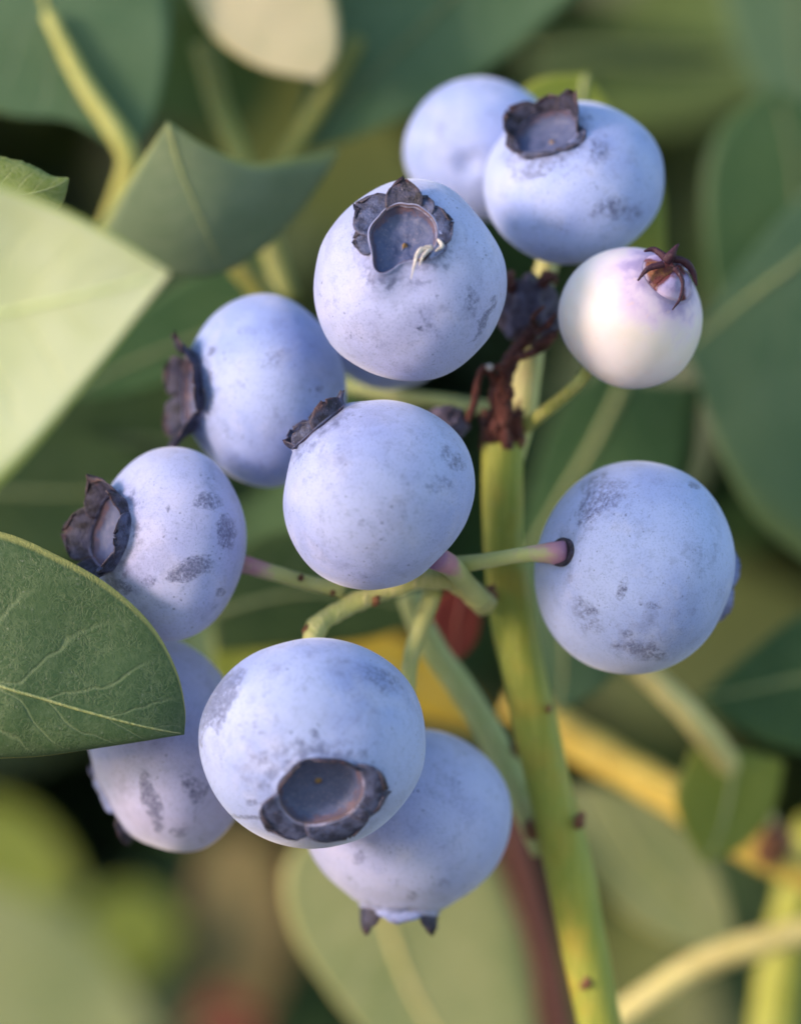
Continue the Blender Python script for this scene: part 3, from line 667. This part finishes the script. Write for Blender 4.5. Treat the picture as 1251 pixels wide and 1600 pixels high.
# behind, top
leaf('broad teal leaf with a thick pale midrib in the top left corner', [(-260, -160), (-120, 40), (-20, 168), (110, 190), (206, 250)], [(30, -150), (78, 30), (128, 125), (170, 190), (206, 250)],
     [(230, -200), (262, -20), (266, 70), (246, 170), (206, 250)], TEAL, d=34, seed=8, midr=0.25, midmat=M_MIDY, petiole=([(74, 20, 32.4), (130, 130, 32.2), (198, 235, 32.5), (190, 300, 36), (150, 400, 46), (90, 520, 60)], [.55, .8, .95, .95, .9, .9]))
leaf('cream coloured leaf with blunt tip at the top edge', [(220, -160), (285, -30), (330, 52), (405, 104), (498, 124)], [(340, -160), (380, -50), (420, 20), (462, 80), (498, 124)], [(460, -170), (505, -60), (528, 25), (526, 85), (498, 124)], CREAM, d=36, seed=9, midr=0)
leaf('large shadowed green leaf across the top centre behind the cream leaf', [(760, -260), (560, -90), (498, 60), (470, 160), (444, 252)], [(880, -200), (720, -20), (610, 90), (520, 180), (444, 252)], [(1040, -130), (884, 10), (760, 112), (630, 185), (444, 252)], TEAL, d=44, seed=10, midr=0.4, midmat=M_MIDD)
leaf('small yellow green leaf behind the upper right blueberry', [(916, 112), (826, 130), (770, 220), (810, 380)], [(916, 112), (905, 190), (915, 290), (930, 410)], [(916, 112), (958, 172), (1030, 270), (1042, 405)], OLIVE, d=25, seed=11, midr=0.3)
# right side
leaf('wide teal leaf with a pale rib at the right edge below the white berry', [(1420, 180), (1256, 318), (1150, 432), (1072, 548)], [(1420, 262), (1256, 400), (1160, 472), (1072, 548)], [(1480, 1010), (1262, 880), (1150, 765), (1072, 548)], TEAL, d=42, seed=12, midr=0.45, midmat=M_MID)
leaf('mid green leaf with a lit curved rim high at the right edge', [(1120, 500), (1096, 330), (1118, 210), (1212, 134)], [(1260, 540), (1250, 400), (1240, 260), (1212, 134)], [(1420, 560), (1400, 380), (1330, 220), (1212, 134)], MIDG, d=55, seed=13, midr=0.4, midmat=M_MIDD)
leaf('green leaf right of the right blueberry, pointing left', [(1440, 880), (1256, 958), (1170, 1020), (1088, 1092)], [(1440, 1040), (1256, 1060), (1170, 1078), (1088, 1092)], [(1440, 1200), (1256, 1178), (1165, 1145), (1088, 1092)], MIDG, d=40, seed=14, midr=0.3)
leaf('teal leaf hanging below the right blueberry next to the stem', [(800, 880), (832, 1000), (850, 1060), (872, 1112)], [(880, 860), (880, 970), (880, 1050), (872, 1112)], [(1010, 880), (1000, 990), (945, 1070), (872, 1112)], TEAL, d=32, seed=15, midr=0.3)
leaf('shaded leaf with a pale rib between the stem and the white berry', [(1020, 540), (890, 620), (830, 760), (806, 900)], [(980, 590), (930, 690), (870, 790), (806, 900)], [(1100, 600), (1060, 760), (960, 850), (806, 900)], MIDG, d=46, seed=16, midr=0.5)
leaf('fresh lime green small leaf among the yellow twigs at lower right', [(1080, 1170), (1055, 1240), (1070, 1300), (1100, 1352)], [(1150, 1170), (1140, 1240), (1125, 1300), (1100, 1352)], [(1225, 1190), (1210, 1260), (1165, 1320), (1100, 1352)], OLIVE, d=36, seed=17, midr=0.3)
leaf('grey green leaf under the yellow twig at lower right', [(860, 1240), (900, 1340), (1000, 1450), (1150, 1500)], [(940, 1230), (990, 1320), (1070, 1410), (1150, 1500)], [(1030, 1260), (1110, 1340), (1140, 1420), (1150, 1500)], PALEG, d=62, seed=18, midr=0.4)
leaf('shaded leaf filling the upper right corner', [(1130, -160), (1130, 0), (1180, 140), (1290, 260)], [(1260, -160), (1250, 0), (1260, 130), (1290, 260)], [(1420, -160), (1400, 0), (1360, 150), (1290, 260)], TEAL, d=90, seed=19, midr=0.4, midmat=M_MIDD)
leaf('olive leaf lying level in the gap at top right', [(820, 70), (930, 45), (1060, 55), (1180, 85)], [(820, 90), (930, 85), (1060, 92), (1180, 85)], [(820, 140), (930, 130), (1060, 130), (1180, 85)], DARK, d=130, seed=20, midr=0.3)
# left middle
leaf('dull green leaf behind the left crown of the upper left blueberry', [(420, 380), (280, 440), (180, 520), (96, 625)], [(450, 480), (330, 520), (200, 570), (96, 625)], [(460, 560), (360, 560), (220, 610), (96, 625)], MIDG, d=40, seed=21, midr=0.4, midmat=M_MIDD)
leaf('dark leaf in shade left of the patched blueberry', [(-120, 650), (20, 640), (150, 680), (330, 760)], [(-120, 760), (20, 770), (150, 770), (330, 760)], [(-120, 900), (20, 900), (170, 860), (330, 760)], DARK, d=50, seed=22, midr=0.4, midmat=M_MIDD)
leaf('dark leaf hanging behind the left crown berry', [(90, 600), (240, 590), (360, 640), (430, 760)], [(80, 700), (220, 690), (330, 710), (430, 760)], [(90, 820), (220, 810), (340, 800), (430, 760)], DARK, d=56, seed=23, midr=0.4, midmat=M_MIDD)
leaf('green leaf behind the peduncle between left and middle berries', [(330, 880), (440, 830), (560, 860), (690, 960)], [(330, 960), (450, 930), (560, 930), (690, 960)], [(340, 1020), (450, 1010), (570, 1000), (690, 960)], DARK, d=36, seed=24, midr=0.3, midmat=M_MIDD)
leaf('golden leaf with a maroon blotch behind the biggest berry', [(500, 990), (580, 975), (700, 1040), (790, 1150)], [(480, 1040), (570, 1040), (680, 1080), (790, 1150)], [(500, 1110), (570, 1110), (670, 1130), (790, 1150)], GOLD, d=62, seed=25, midr=0.3)
leaf('olive yellow leaf behind the lower left pair of berries', [(330, 960), (390, 940), (450, 960), (520, 1010)], [(330, 1010), (390, 1000), (450, 1010), (520, 1010)], [(340, 1100), (400, 1090), (460, 1060), (520, 1010)], OLIVE, d=40, seed=26, midr=0.3)
leaf('small maroon leaf hugging the stem below the peduncle', [(735, 905), (680, 940), (676, 1000), (708, 1038)], [(735, 905), (715, 960), (712, 1005), (708, 1038)], [(735, 905), (752, 950), (742, 1005), (708, 1038)], MAROON, d=24, seed=27, midr=0.2, midmat=mat_stem('maroon rib', (.15, .03, .03), (.2, .05, .03), (.2, .05, .03), .2))
# bottom
leaf('large pale leaf with cream rim at the bottom under the lower right berry', [(560, 1240), (452, 1340), (455, 1450), (530, 1570), (640, 1700)], [(650, 1240), (600, 1360), (610, 1460), (660, 1580), (740, 1700)], [(740, 1270), (790, 1380), (826, 1490), (840, 1600), (850, 1720)], PALEG, d=56, seed=28, midr=0.45, midmat=T_P)
leaf('blurred grey green leaf in the bottom left corner', [(-120, 1360), (40, 1400), (150, 1470), (250, 1620)], [(-120, 1500), (10, 1510), (120, 1560), (250, 1620)], [(-120, 1700), (0, 1690), (120, 1670), (250, 1620)], PALEG, d=150, seed=29, midr=0.4)
leaf('blurred yellow green leaf at the left edge below the sharp leaf', [(-120, 1260), (0, 1250), (80, 1300), (130, 1390)], [(-120, 1330), (0, 1330), (70, 1350), (130, 1390)], [(-120, 1420), (0, 1420), (60, 1420), (130, 1390)], OLIVE, d=170, seed=30, midr=0.3)
leaf('blurred yellow green leaf near the bottom, right of the corner leaf', [(120, 1470), (160, 1400), (230, 1390), (290, 1450)], [(130, 1500), (180, 1460), (230, 1440), (290, 1450)], [(150, 1560), (210, 1540), (260, 1500), (290, 1450)], OLIVE, d=170, seed=31, midr=0.3)
leaf('blurred brownish leaf standing in the middle of the bottom gap', [(330, 1300), (300, 1420), (310, 1530), (370, 1640)], [(370, 1300), (370, 1420), (365, 1530), (370, 1640)], [(430, 1320), (460, 1430), (440, 1540), (370, 1640)], BROWNL, d=175, seed=32, midr=0.3)
leaf('blurred red leaf low in the bottom gap', [(290, 1600), (330, 1550), (380, 1560), (420, 1610)], [(300, 1630), (340, 1600), (380, 1600), (420, 1610)], [(310, 1680), (350, 1660), (390, 1650), (420, 1610)], MAROON, d=150, seed=33, midr=0.3)
leaf('dark bluish leaf deep in the shade near the bottom left corner', [(60, 1330), (90, 1370), (140, 1390), (200, 1440)], [(40, 1390), (90, 1410), (140, 1420), (200, 1440)], [(40, 1450), (90, 1460), (150, 1460), (200, 1440)], TEAL, d=180, seed=34, midr=0.3)

# twigs
def twig(label, pts, rad, mat, nodes=(), seed=0):
    P = [at(*p) for p in pts]; org = P[0]
    root = thing('twig', label, 'twig', org, 'twigs behind the cluster')
    V, F, t = tube(P, rad, 44, 14, .06, seed); mesh('bark', V, F, mat, root, org)
    for i, (px, py, d, r) in enumerate(nodes):
        q = at(px, py, d); V, F, t = tube([q + Vector((-.4 * r, 0, -.8 * r)), q, q + Vector((.4 * r, 0, .9 * r))], [r * .5, r, r * .3], 12, 10, .2, seed + i)
        mesh('bud', V, F, M_BUD, root, org)
    return root
T_Y = mat_stem('twig yellow', (0.55, 0.41, 0.06), (0.64, 0.50, 0.12), (0.40, 0.22, 0.05), .4)
T_G = mat_stem('twig green', (0.36, 0.42, 0.15), (0.44, 0.48, 0.21), (0.38, 0.36, 0.16), .4)
T_O = mat_stem('twig olive', (0.17, 0.19, 0.04), (0.22, 0.24, 0.06), (0.2, 0.2, 0.05), .4)
T_M = mat_stem('twig maroon', (0.06, 0.018, 0.015), (0.09, 0.03, 0.022), (0.06, 0.02, 0.02), .4)
twig('light green twig running down to the stem behind the biggest berry', [(640, 930, 18), (668, 1000, 18), (740, 1105, 18), (800, 1215, 17), (850, 1330, 15.5)], [1.0, 1.05, 1.1, 1.15, 1.1], T_G, [(812, 1170, 17, .7), (832, 1295, 14, .9)], 1)
twig('thick yellow twig slanting down to the right edge', [(800, 1090, 48), (880, 1145, 48), (965, 1195, 48), (1060, 1250, 47), (1180, 1325, 46), (1330, 1395, 46)], [1.7, 1.75, 1.75, 1.75, 1.7, 1.7], T_Y, [(1215, 1310, 42, 1.4), (1205, 1330, 44, 1.4)], 2)
twig('short pale twig with a knob below the right blueberry', [(930, 960, 33), (990, 1035, 33), (1045, 1085, 33), (1100, 1145, 34), (1150, 1215, 38), (1195, 1290, 44), (1225, 1345, 46)], [1.0, 1.05, 1.05, 1.1, 1.15, 1.1, 1.0], T_P, [], 3)
twig('pale twig in the lower right corner rising to the right', [(930, 1620, 48), (1010, 1560, 48), (1110, 1500, 48), (1260, 1455, 48), (1400, 1430, 48)], [1.1, 1.15, 1.2, 1.2, 1.2], T_P, [], 4)
twig('upright yellow green shoot at the lower right edge', [(1275, 1280, 62), (1245, 1400, 62), (1222, 1510, 62), (1200, 1700, 62)], [1.6, 1.9, 2.1, 2.4], mat_stem('twig lime', (.30, .33, .04), (.36, .38, .06), (.3, .3, .05), .3), [], 5)
twig('dark maroon twig behind the stem near the bottom', [(770, 1180, 85), (800, 1290, 85), (838, 1430, 85), (868, 1560, 85), (896, 1760, 85)], [1.5, 1.6, 1.7, 1.7, 1.8], T_M, [], 6)
twig('slim olive twig beside the folded leaf at top', [(318, 70, 44), (345, 170, 42), (376, 245, 40), (412, 350, 38), (450, 470, 36)], [1.0, .95, .95, 1.0, 1.05], T_O, [], 7)
twig('slim olive twig under the large top leaf', [(560, 60, 42), (520, 130, 42), (470, 210, 42), (430, 280, 42), (395, 400, 42)], [.7, .75, .85, .9, .95], T_O, [], 8)
twig('olive twig below the folded leaf leading to the upper left blueberry', [(300, 320, 30), (345, 385, 28), (400, 445, 28), (470, 540, 30)], [.9, 1.0, 1.05, 1.05], T_O, [], 9)
twig('thin green twig behind the topmost front berry, running to the stem', [(540, 600, 24), (620, 620, 22), (700, 628, 20), (780, 640, 14)], [.6, .6, .6, .6], T_G, [], 10)

# ---------------------------------------------------------------- leaf mass of the bush behind, and the soil
rs = np.random.RandomState(7)
NL = 5200
VV, FF, RR, UU = [], [], [], []
base = []
for f in (0, .05, .14, .27, .42, .58, .74, .88, .96, 1.0):
    wv = max(.03, math.sin(math.pi * min(1, f) ** .85) ** .72)
    for s in (-1, 0, 1): base.append((s * wv, f, 0.05 * (s * s) * wv - 0.30 * (f - .4) ** 2 + .02 * math.sin(9 * f) * s))
base = np.array(base); NB = len(base)
bf = [(i * 3 + j, i * 3 + j + 1, (i + 1) * 3 + j + 1, (i + 1) * 3 + j) for i in range(NB // 3 - 1) for j in range(2)]
for k in range(NL):
    y = 185 + 380 * rs.rand() ** 1.3
    x = rs.uniform(-1, 1) * (120 + y * .55); z = rs.uniform(-1, 1) * (130 + y * .5)
    ln = rs.uniform(32, 58); wd = ln * rs.uniform(.20, .27)
    # blades hang and face outward and up
    nrm = Vector((rs.normal(-.1, .5), -0.8 + rs.normal(0, .45), 0.55 + rs.normal(0, .45))).normalized()
    dr = Vector((rs.normal(), rs.normal(0, .4), rs.normal(-.3, .8))); dr = (dr - nrm * dr.dot(nrm)).normalized(); sd = dr.cross(nrm)
    A = np.array([list(sd * wd), list(dr * ln), list(nrm * ln)])
    VV.append(base @ A + np.array([x, y, z])); FF += [tuple(q + k * NB for q in t_) for t_ in bf]; RR += [rs.rand()] * NB
n = NT('bush leaves')
r_ = n.attr('rnd')
cr = n.node('ShaderNodeValToRGB'); n.l(r_, cr.inputs[0]); cr.color_ramp.interpolation = 'CONSTANT'
els = [(0, (0.031, 0.068, 0.020)), (.22, (0.043, 0.090, 0.030)), (.45, (0.052, 0.105, 0.042)), (.66, (0.072, 0.115, 0.035)), (.80, (0.036, 0.068, 0.030)), (.90, (0.095, 0.115, 0.03)), (.965, (0.12, 0.065, 0.03))]
cr.color_ramp.elements[0].color = (*els[0][1], 1); cr.color_ramp.elements[1].position = els[1][0]; cr.color_ramp.elements[1].color = (*els[1][1], 1)
for p_, c_ in els[2:]:
    e_ = cr.color_ramp.elements.new(p_); e_.color = (*c_, 1)
cc = n.mix(n.ss(n.noise(0.08, 3), .35, .7, 0, .4), cr.outputs[0], (0.05, 0.07, 0.03))
n.fin(cc, .5, .3)
tl = n.node('ShaderNodeBsdfTranslucent'); n.put(tl.inputs[0], cc); mx = n.node('ShaderNodeMixShader'); mx.inputs[0].default_value = .2
n.l(n.p.outputs[0], mx.inputs[1]); n.l(tl.outputs[0], mx.inputs[2]); n.l(mx.outputs[0], n.out.inputs['Surface'])
o = mesh('background_foliage', np.vstack(VV), FF, n.m, None, (0, 300, 0), {'rnd': RR})
V0 = None
tag(o, 'dim mass of bush leaves far out of focus behind the cluster', 'foliage', None, 'stuff')

n = NT('soil')
g = n.noise(0.02, 6, .65)
n.bump(n.noise(0.1, 5, .7), .8, 8)
n.fin(n.mix(g, (0.36, 0.30, 0.24), (0.46, 0.40, 0.33)), .9, .2)
q = []
NG = 60
for i in range(NG):
    for j in range(NG):
        x, y = [((v / (NG - 1) * 2 - 1)) for v in (i, j)]
        x, y = np.sign(x) * abs(x) ** 3 * 60000, np.sign(y) * abs(y) ** 3 * 60000
        q.append((x, y, -560))
q = np.array(q); q[:, 2] += 18 * vnoise(q, .004, 2)
o = mesh('ground', q, [(i * NG + j, (i + 1) * NG + j, (i + 1) * NG + j + 1, i * NG + j + 1) for i in range(NG - 1) for j in range(NG - 1)], n.m)
tag(o, None, None, None, 'structure')
